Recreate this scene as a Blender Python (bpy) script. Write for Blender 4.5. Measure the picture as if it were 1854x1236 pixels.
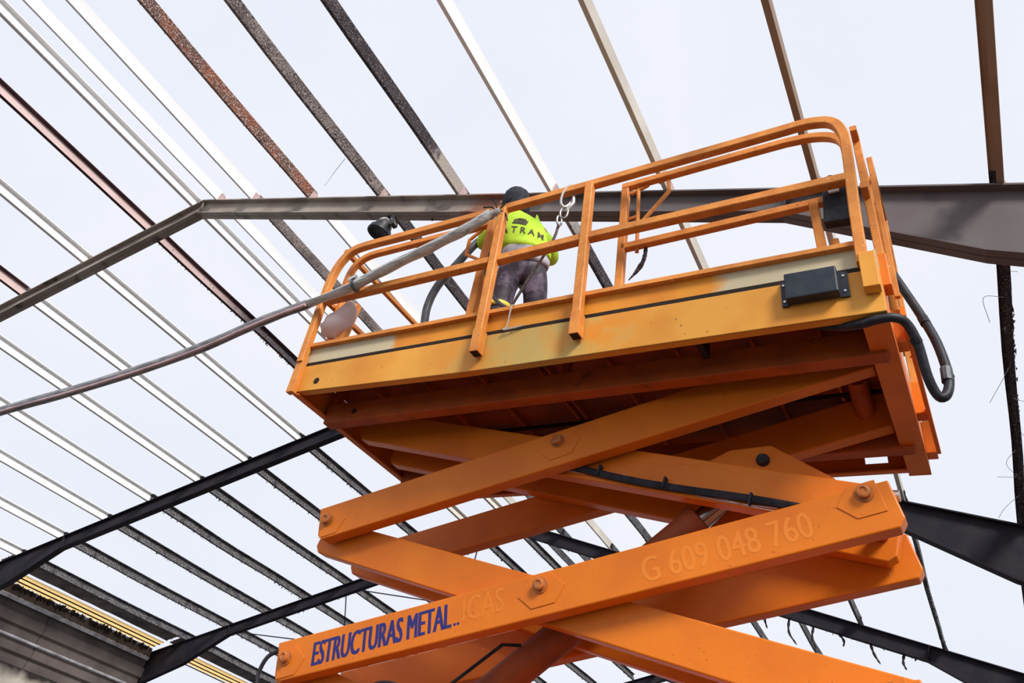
import bpy, bmesh, math, random
from mathutils import Vector, Matrix, Quaternion
from mathutils.bvhtree import BVHTree
random.seed(7)
scene = bpy.context.scene
for o in list(bpy.data.objects):
    bpy.data.objects.remove(o, do_unlink=True)
COL = scene.collection

# ------------------------------------------------------------------ camera
ZO = 4.375                                   # height of the platform underside above the ground
cam = bpy.data.cameras.new('camera')
cam_ob = bpy.data.objects.new('camera', cam)
COL.objects.link(cam_ob)
RC = ((0.874544, 0.453444, 0.171935), (-0.188321, 0.644273, -0.741248), (-0.446887, 0.615875, 0.648837))
rt, dn, fw = (Vector(v) for v in RC)
m = Matrix((rt, -dn, -fw)).transposed().to_4x4()
m.translation = Vector((4.04149, -3.568558, -2.774514 + ZO))
cam_ob.matrix_world = m
cam.sensor_fit = 'HORIZONTAL'
cam.sensor_width = 36.0
cam.lens = 1413.243 / 1854 * 36.0
cam.shift_x = (927 - 881.871) / 1854
cam.shift_y = (468.203 - 618) / 1854
cam.clip_start, cam.clip_end = 0.05, 500
scene.camera = cam_ob

# ------------------------------------------------------------------ sky, sun, exposure
w = bpy.data.worlds.new('sky'); scene.world = w; w.use_nodes = True
nt = w.node_tree; nt.nodes.clear()
out = nt.nodes.new('ShaderNodeOutputWorld'); bg = nt.nodes.new('ShaderNodeBackground')
tc = nt.nodes.new('ShaderNodeTexCoord'); nz = nt.nodes.new('ShaderNodeTexNoise'); cr = nt.nodes.new('ShaderNodeValToRGB')
nz.inputs['Scale'].default_value = 2.2; nz.inputs['Detail'].default_value = 5; nz.inputs['Roughness'].default_value = .5
cr.color_ramp.elements[0].position = .35; cr.color_ramp.elements[1].position = .65
cr.color_ramp.elements[0].color = (.815, .852, .955, 1); cr.color_ramp.elements[1].color = (.885, .905, .985, 1)
nt.links.new(tc.outputs['Generated'], nz.inputs['Vector']); nt.links.new(nz.outputs['Fac'], cr.inputs['Fac'])
nt.links.new(cr.outputs['Color'], bg.inputs['Color']); nt.links.new(bg.outputs[0], out.inputs['Surface'])
bg.inputs['Strength'].default_value = 1.0
sun = bpy.data.lights.new('sun', 'SUN'); sun.energy = 4.3; sun.angle = math.radians(16); sun.color = (1.0, .965, .915)
sun_ob = bpy.data.objects.new('sun', sun); COL.objects.link(sun_ob)
sun_ob.rotation_euler = Vector((.72, -.58, .70)).to_track_quat('Z', 'Y').to_euler()
sun_ob.location = (12, -10, 14)
vs = scene.view_settings
vs.view_transform = 'Standard'; vs.look = 'None'; vs.gamma = 1.0; vs.use_curve_mapping = False; vs.exposure = 0.0

# ------------------------------------------------------------------ helpers
class MB:
    """collects shapes; build() links them as ONE mesh object"""
    def __init__(s, off=(0, 0, 0)):
        s.v = []; s.f = []; s.off = Vector(off)
    def add(s, vs, fs):
        n = len(s.v)
        s.v += [Vector(a) for a in vs]; s.f += [tuple(n + i for i in f) for f in fs]; return s
    def obox(s, c, ax, h):
        c = Vector(c); a, b, d = (Vector(x).normalized() * k for x, k in zip(ax, h))
        vs = [c + a * i + b * j + d * k for i in (-1, 1) for j in (-1, 1) for k in (-1, 1)]
        return s.add(vs, [(0, 1, 3, 2), (4, 6, 7, 5), (0, 4, 5, 1), (2, 3, 7, 6), (0, 2, 6, 4), (1, 5, 7, 3)])
    def box(s, lo, hi):
        c = [(a + b) / 2 for a, b in zip(lo, hi)]; h = [abs(b - a) / 2 for a, b in zip(lo, hi)]
        return s.obox(c, ((1, 0, 0), (0, 1, 0), (0, 0, 1)), h)
    def prism(s, poly, o, u, w_, n, d0, d1):
        """2d polygon (a,b) -> o + a*u + b*w_, extruded along n from d0 to d1"""
        o, u, w_, n = (Vector(x) for x in (o, u, w_, n)); k = len(poly)
        vs = [o + u * a + w_ * b + n * d for d in (d0, d1) for a, b in poly]
        fs = [tuple(range(k - 1, -1, -1)), tuple(range(k, 2 * k))]
        fs += [(i, (i + 1) % k, k + (i + 1) % k, k + i) for i in range(k)]
        return s.add(vs, fs)
    def sweep(s, path, prof, up=(0, 0, 1), closed=False, scales=None):
        P = [Vector(p) for p in path]; k = len(prof); vs = []; fs = []
        t = (P[1] - P[0]).normalized(); side = t.cross(Vector(up))
        if side.length < 1e-4: side = t.cross(Vector((0, 1, 0)))
        side.normalize(); upv = side.cross(t)
        for i, p in enumerate(P):
            a = P[max(i - 1, 0)]; b = P[min(i + 1, len(P) - 1)]; t2 = (b - a).normalized()
            qn = t.rotation_difference(t2); side = qn @ side; upv = qn @ upv; t = t2
            sc = 1.0 if scales is None else scales[i]
            if 0 < i < len(P) - 1:
                c = max(.5, math.cos((P[i] - P[i - 1]).angle(P[i + 1] - P[i], 0) / 2)); 
            else: c = 1
            vs += [p + (side * x + upv * y) * sc / (c ** .5) for x, y in prof]
        for i in range(len(P) - 1):
            for j in range(k):
                fs.append((i * k + j, i * k + (j + 1) % k, (i + 1) * k + (j + 1) % k, (i + 1) * k + j))
        fs += [tuple(range(k - 1, -1, -1)), tuple(range((len(P) - 1) * k, len(P) * k))]
        return s.add(vs, fs)
    def tube(s, path, r, n=8, scales=None):
        return s.sweep(path, [(r * math.cos(2 * math.pi * i / n), r * math.sin(2 * math.pi * i / n)) for i in range(n)], scales=scales)
    def sq(s, path, a, b=None, up=(0, 0, 1)):
        b = b or a; c = min(a, b) * .18
        pr = [(-a + c, -b), (a - c, -b), (a, -b + c), (a, b - c), (a - c, b), (-a + c, b), (-a, b - c), (-a, -b + c)]
        return s.sweep(path, pr, up)
    def lathe(s, p0, axis, prof, n=16):
        """prof: list of (distance along axis, radius)"""
        p0 = Vector(p0); ax = Vector(axis).normalized(); a = ax.orthogonal().normalized(); b = ax.cross(a); vs = []; fs = []
        for d, r in prof:
            vs += [p0 + ax * d + (a * math.cos(2 * math.pi * i / n) + b * math.sin(2 * math.pi * i / n)) * r for i in range(n)]
        for i in range(len(prof) - 1):
            fs += [(i * n + j, i * n + (j + 1) % n, (i + 1) * n + (j + 1) % n, (i + 1) * n + j) for j in range(n)]
        fs += [tuple(range(n - 1, -1, -1)), tuple(range((len(prof) - 1) * n, len(prof) * n))]
        return s.add(vs, fs)
    def mesh(s, name):
        me = bpy.data.meshes.new(name)
        me.from_pydata([tuple(a - s.off) for a in s.v], [], s.f); me.update()
        bm = bmesh.new(); bm.from_mesh(me); bmesh.ops.recalc_face_normals(bm, faces=bm.faces); bm.to_mesh(me); bm.free()
        return me
    def build(s, name, mat, parent=None, smooth=False, bevel=0, label=None):
        o = bpy.data.objects.new(name, s.mesh(name)); COL.objects.link(o)
        o.data.materials.append(M[mat] if isinstance(mat, str) else mat)
        if parent: o.parent = parent
        if smooth:
            for p in o.data.polygons: p.use_smooth = True
            if smooth != 'all':
                o.data.set_sharp_from_angle(angle=math.radians(40))
        if bevel:
            b = o.modifiers.new('bevel', 'BEVEL'); b.width = bevel; b.segments = 2; b.limit_method = 'ANGLE'
        if label: o['label'] = label
        return o
def tag(o, label=None, cat=None, group=None, kind=None):
    for k, v in (('label', label), ('category', cat), ('group', group), ('kind', kind)):
        if v: o[k] = v
    return o
def empty(name, loc, rot=None):
    o = bpy.data.objects.new(name, None); COL.objects.link(o); o.location = loc; o.empty_display_size = .1
    if rot is not None: o.rotation_mode = 'QUATERNION'; o.rotation_quaternion = rot
    return o
def smooth_path(pts, n=6):
    """Catmull-Rom through the points"""
    P = [Vector(p) for p in pts]; P = [P[0] * 2 - P[1]] + P + [P[-1] * 2 - P[-2]]; r = []
    for i in range(1, len(P) - 2):
        a, b, c, d = P[i - 1:i + 3]
        for k in range(n):
            t = k / n
            r.append(.5 * ((2 * b) + (c - a) * t + (2 * a - 5 * b + 4 * c - d) * t * t + (-a + 3 * b - 3 * c + d) * t ** 3))
    return r + [P[-2]]
def text_mesh(txt, size, bold=0.0, shear=0.0, sx=1.0):
    cu = bpy.data.curves.new('t', 'FONT'); cu.body = txt; cu.size = size; cu.offset = bold; cu.shear = shear; cu.resolution_u = 3
    o = bpy.data.objects.new('t', cu); COL.objects.link(o)
    dg = bpy.context.evaluated_depsgraph_get(); me = bpy.data.meshes.new_from_object(o.evaluated_get(dg))
    vs = [(v.co.x * sx, v.co.y) for v in me.vertices]; fs = [tuple(p.vertices) for p in me.polygons]
    bpy.data.objects.remove(o); bpy.data.meshes.remove(me); bpy.data.curves.remove(cu)
    return vs, fs

# ------------------------------------------------------------------ materials
M = {}
def mat(name, base, rough=.55, metal=0.0, c2=None, scale=6, mix=(.4, .65), specks=None, bump=0.0, bscale=40, detail=6, stretch=(1, 1, 1), sheen=0):
    """base colour + noise blend to c2 + fine specks (colour, scale, threshold); coordinates are the object's own"""
    mt = bpy.data.materials.new(name); mt.use_nodes = True; n = mt.node_tree; b = n.nodes['Principled BSDF']
    b.inputs['Roughness'].default_value = rough; b.inputs['Metallic'].default_value = metal; b.inputs['Specular IOR Level'].default_value = .28
    t = n.nodes.new('ShaderNodeTexCoord'); mp = n.nodes.new('ShaderNodeMapping'); mp.inputs['Scale'].default_value = stretch
    n.links.new(t.outputs['Object'], mp.inputs['Vector'])
    col = None
    def noise(sc, det=detail):
        z = n.nodes.new('ShaderNodeTexNoise'); z.inputs['Scale'].default_value = sc; z.inputs['Detail'].default_value = det
        n.links.new(mp.outputs[0], z.inputs['Vector']); return z
    def ramp(a, c):
        r = n.nodes.new('ShaderNodeValToRGB'); r.color_ramp.elements[0].position = a; r.color_ramp.elements[1].position = c; return r
    rgb = n.nodes.new('ShaderNodeRGB'); rgb.outputs[0].default_value = (*base, 1); col = rgb.outputs[0]
    def blend(fac, c):
        nonlocal col
        x = n.nodes.new('ShaderNodeMix'); x.data_type = 'RGBA'
        n.links.new(fac, x.inputs['Factor']); n.links.new(col, x.inputs[6])
        if isinstance(c, tuple): x.inputs[7].default_value = (*c, 1)
        else: n.links.new(c, x.inputs[7])
        col = x.outputs[2]
    if c2:
        z = noise(scale); r = ramp(*mix); n.links.new(z.outputs['Fac'], r.inputs['Fac']); blend(r.outputs['Color'], c2)
    for sp in (specks or []):
        c, sc, th = sp[:3]; z = noise(sc, 3); r = ramp(th, th + (sp[3] if len(sp) > 3 else .04)); n.links.new(z.outputs['Fac'], r.inputs['Fac']); blend(r.outputs['Color'], c)
    if bump:
        z = noise(bscale, 4); bp = n.nodes.new('ShaderNodeBump'); bp.inputs['Strength'].default_value = bump; bp.inputs['Distance'].default_value = .01
        n.links.new(z.outputs['Fac'], bp.inputs['Height']); n.links.new(bp.outputs[0], b.inputs['Normal'])
    n.links.new(col, b.inputs['Base Color'])
    mt['_tail'] = 0
    M[name] = mt
    return mt, n, b, mp, blend, ramp
ORANGE = (.73, .185, .010)
mat('orange', ORANGE, .42, c2=(.66, .155, .010), scale=3, specks=[((.35, .09, .02), 55, .70), ((.95, .55, .22), 30, .765, .02)], bump=.06, bscale=90)
mat('orange_rail', (.72, .27, .055), .5, c2=(.60, .20, .04), scale=9, specks=[((.30, .09, .03), 60, .66), ((.85, .62, .42), 45, .72)], bump=.1, bscale=120)
mat('orange_shaded', (.46, .092, .012), .6, c2=(.33, .066, .012), scale=5, specks=[((.06, .025, .02), 9, .66, .1)])  # orange paint darkened for the shade under the platform and between the arms
mat('dark_red', (.33, .068, .016), .6, c2=(.15, .04, .016), scale=3, mix=(.35, .7))  # shade under the deck put into the red; cylinder and small parts share it
mat('pin_metal', (.55, .16, .03), .45, c2=(.30, .12, .05), scale=40)
mat('ghost', (.77, .215, .022), .45); mat('ghost_faint', (.745, .197, .016), .45)
mat('blue_print', (.022, .024, .17), .5, c2=(.06, .03, .10), scale=40, mix=(.5, .8))
mat('black_box', (.018, .024, .036), .45, c2=(.03, .035, .045), scale=12, specks=[((.55, .55, .6), 34, .78, .02)])
mat('rubber', (.012, .012, .017), .5, c2=(.03, .03, .04), scale=20)
mat('rubber_grey', (.05, .055, .065), .38, c2=(.12, .12, .13), scale=12)
mat('chrome', (.32, .30, .28), .22, 1.0)
mat('steel', (.62, .60, .57), .35, .9)
mat('black_gap', (.02, .012, .008), .8)
# faded yellow-orange side beams with worn, olive-stained middle
def fascia_mat():
    mt, n, b, mp, blend, ramp = mat('fascia', (.74, .335, .05), .5, c2=(.66, .25, .03), scale=2.5, bump=.05, bscale=70)
    # worn band: distance along the beam (object x), broken up by noise
    sep = n.nodes.new('ShaderNodeSeparateXYZ'); n.links.new(mp.outputs[0], sep.inputs[0])
    z = n.nodes.new('ShaderNodeTexNoise'); z.inputs['Scale'].default_value = 5; z.inputs['Detail'].default_value = 8; n.links.new(mp.outputs[0], z.inputs['Vector'])
    sub = n.nodes.new('ShaderNodeMath'); sub.operation = 'ABSOLUTE'; n.links.new(sep.outputs['X'], sub.inputs[0])
    ad = n.nodes.new('ShaderNodeMath'); ad.operation = 'MULTIPLY_ADD'; ad.inputs[1].default_value = 1.4; n.links.new(z.outputs['Fac'], ad.inputs[0]); n.links.new(sub.outputs[0], ad.inputs[2])
    r = n.nodes.new('ShaderNodeMapRange'); r.inputs['From Min'].default_value = 1.25; r.inputs['From Max'].default_value = .75; n.links.new(ad.outputs[0], r.inputs['Value'])
    blend(r.outputs[0], (.50, .34, .10))
    z2 = n.nodes.new('ShaderNodeTexNoise'); z2.inputs['Scale'].default_value = 28; n.links.new(mp.outputs[0], z2.inputs['Vector'])
    r2 = ramp(.7, .76); n.links.new(z2.outputs['Fac'], r2.inputs['Fac']); blend(r2.outputs['Color'], (.28, .13, .05))
    n.links.new(blend.__closure__[0].cell_contents if False else n.nodes[-1].outputs[2] if False else _last(n), b.inputs['Base Color'])
def _last(n):
    return [x for x in n.nodes if x.bl_idname == 'ShaderNodeMix'][-1].outputs[2]
fascia_mat()
def toe_mat():
    mt, n, b, mp, blend, ramp = mat('toe_board', (.72, .27, .025), .5, c2=(.62, .20, .02), scale=3)
    sep = n.nodes.new('ShaderNodeSeparateXYZ'); n.links.new(mp.outputs[0], sep.inputs[0])
    z = n.nodes.new('ShaderNodeTexNoise'); z.inputs['Scale'].default_value = 7; n.links.new(mp.outputs[0], z.inputs['Vector'])
    a = n.nodes.new('ShaderNodeMath'); a.operation = 'MULTIPLY_ADD'; a.inputs[1].default_value = .16; n.links.new(z.outputs['Fac'], a.inputs[0]); n.links.new(sep.outputs['X'], a.inputs[2])
    for lo, hi in ((-1.08, -1.14), (1.20, 1.28)):     # both ends left in cream paint
        r = n.nodes.new('ShaderNodeMapRange'); r.inputs['From Min'].default_value = lo; r.inputs['From Max'].default_value = hi
        n.links.new(a.outputs[0], r.inputs['Value']); blend(r.outputs[0], (.56, .47, .30))
    n.links.new(_last(n), b.inputs['Base Color'])
toe_mat()
# roof steel
mat('galvanised', (.93, .93, .92), .6, c2=(.88, .88, .87), scale=.7, detail=2)
mat('galvanised_dull', (.70, .66, .59), .55, c2=(.55, .50, .43), scale=1.2, detail=3)
mat('primer', (.62, .47, .45), .55, c2=(.50, .35, .33), scale=1.2, detail=3)
mat('brown_steel', (.30, .21, .15), .5, c2=(.38, .28, .20), scale=1.2, detail=3)
mat('rust', (.30, .085, .035), .7, c2=(.14, .07, .05), scale=3, mix=(.35, .6), specks=[((.60, .53, .50), 75, .565, .04), ((.03, .02, .022), 60, .60, .04)], bump=.5, bscale=60)
mat('scorched', (.10, .075, .07), .75, c2=(.26, .21, .19), scale=2, mix=(.45, .65), specks=[((.50, .45, .43), 80, .575, .04), ((.012, .010, .014), 60, .575, .04)], bump=.6, bscale=60)
mat('char', (.030, .024, .028), .8, c2=(.055, .042, .045), scale=5, specks=[((.34, .30, .30), 85, .60, .03), ((.008, .007, .01), 40, .62, .05)], bump=.9, bscale=55)
mat('char_grey', (.11, .105, .11), .75, c2=(.03, .027, .032), scale=4, specks=[((.010, .009, .013), 40, .55, .05), ((.42, .40, .40), 60, .60, .03)], bump=.9, bscale=45)
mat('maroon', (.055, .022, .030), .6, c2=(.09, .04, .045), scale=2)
mat('soot', (.010, .008, .017), .75, c2=(.020, .015, .020), scale=4, bump=.3, bscale=30)
mat('residue', (.014, .011, .013), .9, c2=(.05, .04, .04), scale=30)
def half_burnt(name, y0, y1, clean):
    mt, n, b, mp, blend, ramp = mat(name, (.030, .024, .028), .75, c2=(.06, .045, .05), scale=5, specks=[((.34, .29, .29), 85, .60, .03), ((.008, .007, .01), 40, .62, .05)], bump=.7, bscale=55)
    g = n.nodes.new('ShaderNodeNewGeometry'); sep = n.nodes.new('ShaderNodeSeparateXYZ'); n.links.new(g.outputs['Position'], sep.inputs[0])
    z = n.nodes.new('ShaderNodeTexNoise'); z.inputs['Scale'].default_value = 9; z.inputs['Detail'].default_value = 6; n.links.new(mp.outputs[0], z.inputs['Vector'])
    a = n.nodes.new('ShaderNodeMath'); a.operation = 'MULTIPLY_ADD'; a.inputs[1].default_value = .5; n.links.new(z.outputs['Fac'], a.inputs[0]); n.links.new(sep.outputs['Y'], a.inputs[2])
    r = n.nodes.new('ShaderNodeMapRange'); r.inputs['From Min'].default_value = y0 + .25; r.inputs['From Max'].default_value = y1 + .25
    n.links.new(a.outputs[0], r.inputs['Value']); blend(r.outputs[0], clean); n.links.new(_last(n), b.inputs['Base Color'])
half_burnt('burnt_then_clean', .30, .42, (.42, .37, .33))
half_burnt('clean_then_burnt', 1.75, 1.45, (.40, .37, .35))
half_burnt('pink_then_burnt', 3.2, 2.2, (.50, .36, .34))
def rafter_mat():
    mt, n, b, mp, blend, ramp = mat('rafter_paint', (.26, .21, .178), .55, c2=(.38, .335, .29), scale=2.2, mix=(.42, .72), specks=[((.05, .04, .042), 3.5, .60, .14)])
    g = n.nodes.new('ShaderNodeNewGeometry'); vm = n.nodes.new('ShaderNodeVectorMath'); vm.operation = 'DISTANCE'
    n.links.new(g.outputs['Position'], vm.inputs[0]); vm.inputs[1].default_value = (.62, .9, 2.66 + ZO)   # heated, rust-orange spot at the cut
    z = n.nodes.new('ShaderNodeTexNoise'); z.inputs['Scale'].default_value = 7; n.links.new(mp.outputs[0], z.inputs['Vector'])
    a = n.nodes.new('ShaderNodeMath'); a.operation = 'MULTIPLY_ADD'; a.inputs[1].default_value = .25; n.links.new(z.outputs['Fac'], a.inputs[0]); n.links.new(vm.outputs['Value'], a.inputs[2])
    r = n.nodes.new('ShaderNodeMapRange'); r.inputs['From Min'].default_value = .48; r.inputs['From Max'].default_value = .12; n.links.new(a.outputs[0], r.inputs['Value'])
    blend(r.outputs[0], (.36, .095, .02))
    sep = n.nodes.new('ShaderNodeSeparateXYZ'); n.links.new(g.outputs['Position'], sep.inputs[0])
    r2 = n.nodes.new('ShaderNodeMapRange'); r2.inputs['From Min'].default_value = .2; r2.inputs['From Max'].default_value = 1.8; r2.inputs['To Max'].default_value = .8
    n.links.new(sep.outputs['X'], r2.inputs['Value']); blend(r2.outputs[0], (.075, .062, .074))
    n.links.new(_last(n), b.inputs['Base Color'])
rafter_mat()
# surroundings
mat('concrete', (.085, .08, .075), .9, c2=(.06, .056, .052), scale=1.2, bump=.2, bscale=20)
def plaster_mat():
    mt, n, b, mp, blend, ramp = mat('plaster', (.74, .67, .56), .85, c2=(.62, .55, .45), scale=1.5)
    g = n.nodes.new('ShaderNodeNewGeometry'); sep = n.nodes.new('ShaderNodeSeparateXYZ'); n.links.new(g.outputs['Position'], sep.inputs[0])
    z = n.nodes.new('ShaderNodeTexNoise'); z.inputs['Scale'].default_value = 2.2; z.inputs['Detail'].default_value = 8; n.links.new(mp.outputs[0], z.inputs['Vector'])
    a = n.nodes.new('ShaderNodeMath'); a.operation = 'MULTIPLY_ADD'; a.inputs[1].default_value = .5; n.links.new(z.outputs['Fac'], a.inputs[0]); n.links.new(sep.outputs['Z'], a.inputs[2])
    r = n.nodes.new('ShaderNodeMapRange'); r.inputs['From Min'].default_value = ZO - .28 + .25; r.inputs['From Max'].default_value = ZO - .05 + .25; n.links.new(a.outputs[0], r.inputs['Value'])
    blend(r.outputs[0], (.035, .028, .026)); n.links.new(_last(n), b.inputs['Base Color'])      # smoke stain licking down the wall
plaster_mat()
mat('sheet_grey', (.16, .13, .12), .6, c2=(.09, .07, .065), scale=1.1, specks=[((.32, .30, .29), 22, .74, .03)])
mat('sheet_dark', (.24, .21, .22), .6, c2=(.12, .10, .11), scale=3, specks=[((.42, .38, .38), 22, .66, .05)])
mat('gutter_metal', (.62, .62, .66), .4, .3, c2=(.30, .29, .31), scale=4)
mat('cloth_yellow', (.55, .80, .05), .75, c2=(.42, .66, .04), scale=9, bump=.4, bscale=14)
mat('cloth_grey', (.45, .43, .47), .75, c2=(.24, .22, .25), scale=10, bump=.5, bscale=18)
mat('cloth_trouser', (.045, .034, .048), .6, c2=(.24, .19, .27), scale=9, mix=(.48, .68), bump=1.0, bscale=14)  # lighter purple blotches paint sheen highlights into the dark cloth
mat('cloth_black', (.012, .013, .02), .8, c2=(.03, .03, .045), scale=14, bump=.4, bscale=30)
mat('band_yellow', (.85, .62, .10), .5)
mat('print_dark', (.055, .06, .03), .8, c2=(.12, .10, .06), scale=30)
mat('skin', (.42, .24, .17), .6)
mat('glove', (.16, .10, .06), .8, c2=(.09, .06, .04), scale=20)
mat('boot', (.03, .022, .018), .7)
mat('sheath', (.56, .57, .56), .38, c2=(.30, .31, .30), scale=5, stretch=(1.2, 6, 6), mix=(.45, .7), bump=.5, bscale=14)
mat('sheath_dark', (.17, .17, .185), .5, c2=(.34, .34, .35), scale=4, stretch=(1.5, 6, 6), bump=.6, bscale=25)
mat('pink_hose', (.62, .42, .42), .5, c2=(.42, .28, .30), scale=6)
mat('rope_grey', (.23, .20, .19), .8, c2=(.12, .10, .10), scale=60, bump=.4, bscale=120)
mat('wire', (.30, .28, .27), .5, .6)
mat('lamp_dark', (.03, .032, .036), .45, c2=(.42, .40, .40), scale=5, mix=(.52, .62))
# half-translucent roof strips and the plastic bag
def translucent(name, c, fac, rough=.5):
    mt = bpy.data.materials.new(name); mt.use_nodes = True; n = mt.node_tree; b = n.nodes['Principled BSDF']
    b.inputs['Base Color'].default_value = (*c, 1); b.inputs['Roughness'].default_value = rough
    t = n.nodes.new('ShaderNodeBsdfTranslucent'); t.inputs['Color'].default_value = (*c, 1)
    mx = n.nodes.new('ShaderNodeMixShader'); mx.inputs[0].default_value = fac
    tcn = n.nodes.new('ShaderNodeTexCoord'); z = n.nodes.new('ShaderNodeTexNoise'); z.inputs['Scale'].default_value = 12; n.links.new(tcn.outputs['Object'], z.inputs['Vector'])
    mixc = n.nodes.new('ShaderNodeMix'); mixc.data_type = 'RGBA'; mixc.inputs[6].default_value = (*c, 1); mixc.inputs[7].default_value = (*[k * (.97, .86, .70)[i_] for i_, k in enumerate(c)], 1)
    n.links.new(z.outputs['Fac'], mixc.inputs['Factor']); n.links.new(mixc.outputs[2], b.inputs['Base Color']); n.links.new(mixc.outputs[2], t.inputs['Color'])
    o = n.nodes['Material Output']; n.links.new(b.outputs[0], mx.inputs[1]); n.links.new(t.outputs[0], mx.inputs[2]); n.links.new(mx.outputs[0], o.inputs['Surface'])
    M[name] = mt
translucent('skylight_strip', (1.0, .87, .60), .9)
translucent('plastic', (.80, .77, .84), .6, .3)

# ------------------------------------------------------------------ setting: ground, left wall
g = MB().box((-40, -30, -.2), (40, 50, 0)).build('floor', 'concrete'); tag(g, kind='structure')
RX, RZ, SL = -4.27, 4.348 + ZO, .3036         # ridge line of the roof and its slope
FY = [.96, 6.23, 11.45, 16.65, 21.9]          # centre planes of the roof frames
EAVE = 10.9; COLX = 10.2
def roof_z(x): return RZ - SL * abs(x - RX)
wl = MB().box((-14.75, 5.2, 0), (-14.45, 11.40, ZO + 1.3)).build('wall_left', 'plaster'); tag(wl, kind='structure')
zt = ZO + 1.08
for i, (z0, z1, y0, y1) in enumerate([(.44, 1.34, 5.3, 8.3), (.44, 1.34, 8.32, 11.4), (-.06, .40, 5.3, 8.3), (-.06, .40, 8.32, 11.4)]):
    b = MB(); n = 2 if z1 > 1 else 1; h = (z1 - z0) / n       # ribbed metal cladding sheet: trapezoid profile swept along the wall
    prof = [(-14.45, ZO + z0)]
    for k in range(n):
        a = ZO + z0 + k * h
        prof += [(-14.44, a + h * .02), (-14.44, a + h * .40), (-14.38, a + h * .52), (-14.38, a + h * .96)]
    prof += [(-14.45, ZO + z1)]
    b.prism(prof, (0, y0, 0), (1, 0, 0), (0, 0, 1), (0, 1, 0), 0, y1 - y0)
    b.build('cladding_panel', 'sheet_grey', wl)
MB().tube([(-14.34, 5.3, ZO + .42), (-14.34, 11.3, ZO + .42)], .03, 8).build('wall_rail', 'gutter_metal', wl, True)

# ------------------------------------------------------------------ roof frames
ALPHA = math.atan(SL); HD = .25; FB = .12
def rafter(side, Y, name, mt, parent, base, HD=.25, FB=.12):
    """I-section from the ridge to the eave with a haunch at the outer end; side -1 left, 1 right"""
    u = Vector((side * math.cos(ALPHA), 0, -math.sin(ALPHA))); wv = Vector((side * math.sin(ALPHA), 0, math.cos(ALPHA)))
    o = Vector((RX, Y, RZ)); Lr = EAVE / math.cos(ALPHA); l1 = 7.75 / math.cos(ALPHA); tr = math.tan(ALPHA)
    b = MB(base); t = .016; HE = .52; H1 = .34; l2 = 9.05 / math.cos(ALPHA)
    e = HD * tr                                                     # mitre at the ridge
    b.prism([(0, 0), (Lr, 0), (Lr, -HD - HE), (l2, -HD - H1), (l1, -HD), (e, -HD)], o, u, wv, (0, 1, 0), -.005, .005)
    b.prism([(0, 0), (Lr, 0), (Lr, -t), (t * tr, -t)], o, u, wv, (0, 1, 0), -FB / 2, FB / 2)
    b.prism([(e, -HD), (l1, -HD), (l1, -HD + t), (e, -HD + t)], o, u, wv, (0, 1, 0), -FB / 2, FB / 2)
    b.prism([(l1, -HD), (l2, -HD - H1), (l2, -HD - H1 + t), (l1, -HD + t)], o, u, wv, (0, 1, 0), -FB / 2, FB / 2)
    b.prism([(l2, -HD - H1), (Lr, -HD - HE), (Lr, -HD - HE + t), (l2, -HD - H1 + t)], o, u, wv, (0, 1, 0), -FB / 2, FB / 2)
    r = b.build(name, mt, parent)
    for d in (l1, Lr - .3):                                          # stiffener plates
        s = MB(base); hh = HD + (HE * .95 if d > l1 else 0)
        s.prism([(d, -t), (d + .012, -t), (d + .012, -hh + t), (d, -hh + t)], o, u, wv, (0, 1, 0), -FB / 2 + .005, FB / 2 - .005)
        s.build('stiffener', mt, r)
    return r
def column(side, Y, mt, parent, base):
    x = RX + side * COLX; top = roof_z(x) - .3; b = MB(base); d = .13
    b.box((x - d, Y - .006, 0), (x + d, Y + .006, top)); b.box((x - d, Y - .07, 0), (x - d + .014, Y + .07, top)); b.box((x + d - .014, Y - .07, 0), (x + d, Y + .07, top))
    b.box((x - d - .04, Y - .12, 0), (x + d + .04, Y + .12, .02)); b.build('column', mt, parent)
FL = ['nearest steel roof frame, grey-brown, crossing behind the worker with a rust-orange heated spot',
      'second steel roof frame back, sooty dark, passing behind the lift platform',
      'third steel roof frame back, black with soot, seen between the scissor arms',
      'fourth steel roof frame back, black, mostly hidden behind the scissor arms',
      'farthest steel roof frame, black, its ridge at the bottom edge of the picture']
PURL = {-8: -13.32, -7: -12.18, -6: -11.03, -5: -9.89, -4: -8.74, -3: -7.62, -2: -6.42, -1: -5.27, 'L': -4.46, 'R': -4.02,
        1: -3.25, 2: -2.11, 3: -.92, 4: .22, 5: 1.33, 6: 2.47, 7: 3.66, 8: 4.79}
PH, PF, PB_, PT = .16, .060, .036, .005
for i, Y in enumerate(FY):
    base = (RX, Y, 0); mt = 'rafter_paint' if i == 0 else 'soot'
    fr = empty('roof_frame', base); tag(fr, FL[i], 'roof frame', 'steel roof frames')
    for sd in (-1, 1):
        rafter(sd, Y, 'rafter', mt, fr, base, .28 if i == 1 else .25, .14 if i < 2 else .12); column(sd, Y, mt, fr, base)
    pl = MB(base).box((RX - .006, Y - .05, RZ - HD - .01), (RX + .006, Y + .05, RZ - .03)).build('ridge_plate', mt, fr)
    if i < 3:
        for k, x in PURL.items():
            sd = -1 if x < RX else 1
            u = Vector((sd * math.cos(ALPHA), 0, -math.sin(ALPHA))); wv = Vector((sd * math.sin(ALPHA), 0, math.cos(ALPHA)))
            o = Vector((x, Y, roof_z(x))) + u * .012
            c = MB(base).prism([(0, 0), (.075, 0), (.0, .13)], o, u, wv, (0, 1, 0), -.004, .004)
            c.prism([(0, 0), (.008, 0), (.008, .14), (0, .14)], o, u, wv, (0, 1, 0), -.045, .045)
            c.build('purlin_cleat', 'primer' if i == 0 else 'soot', fr)
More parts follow.
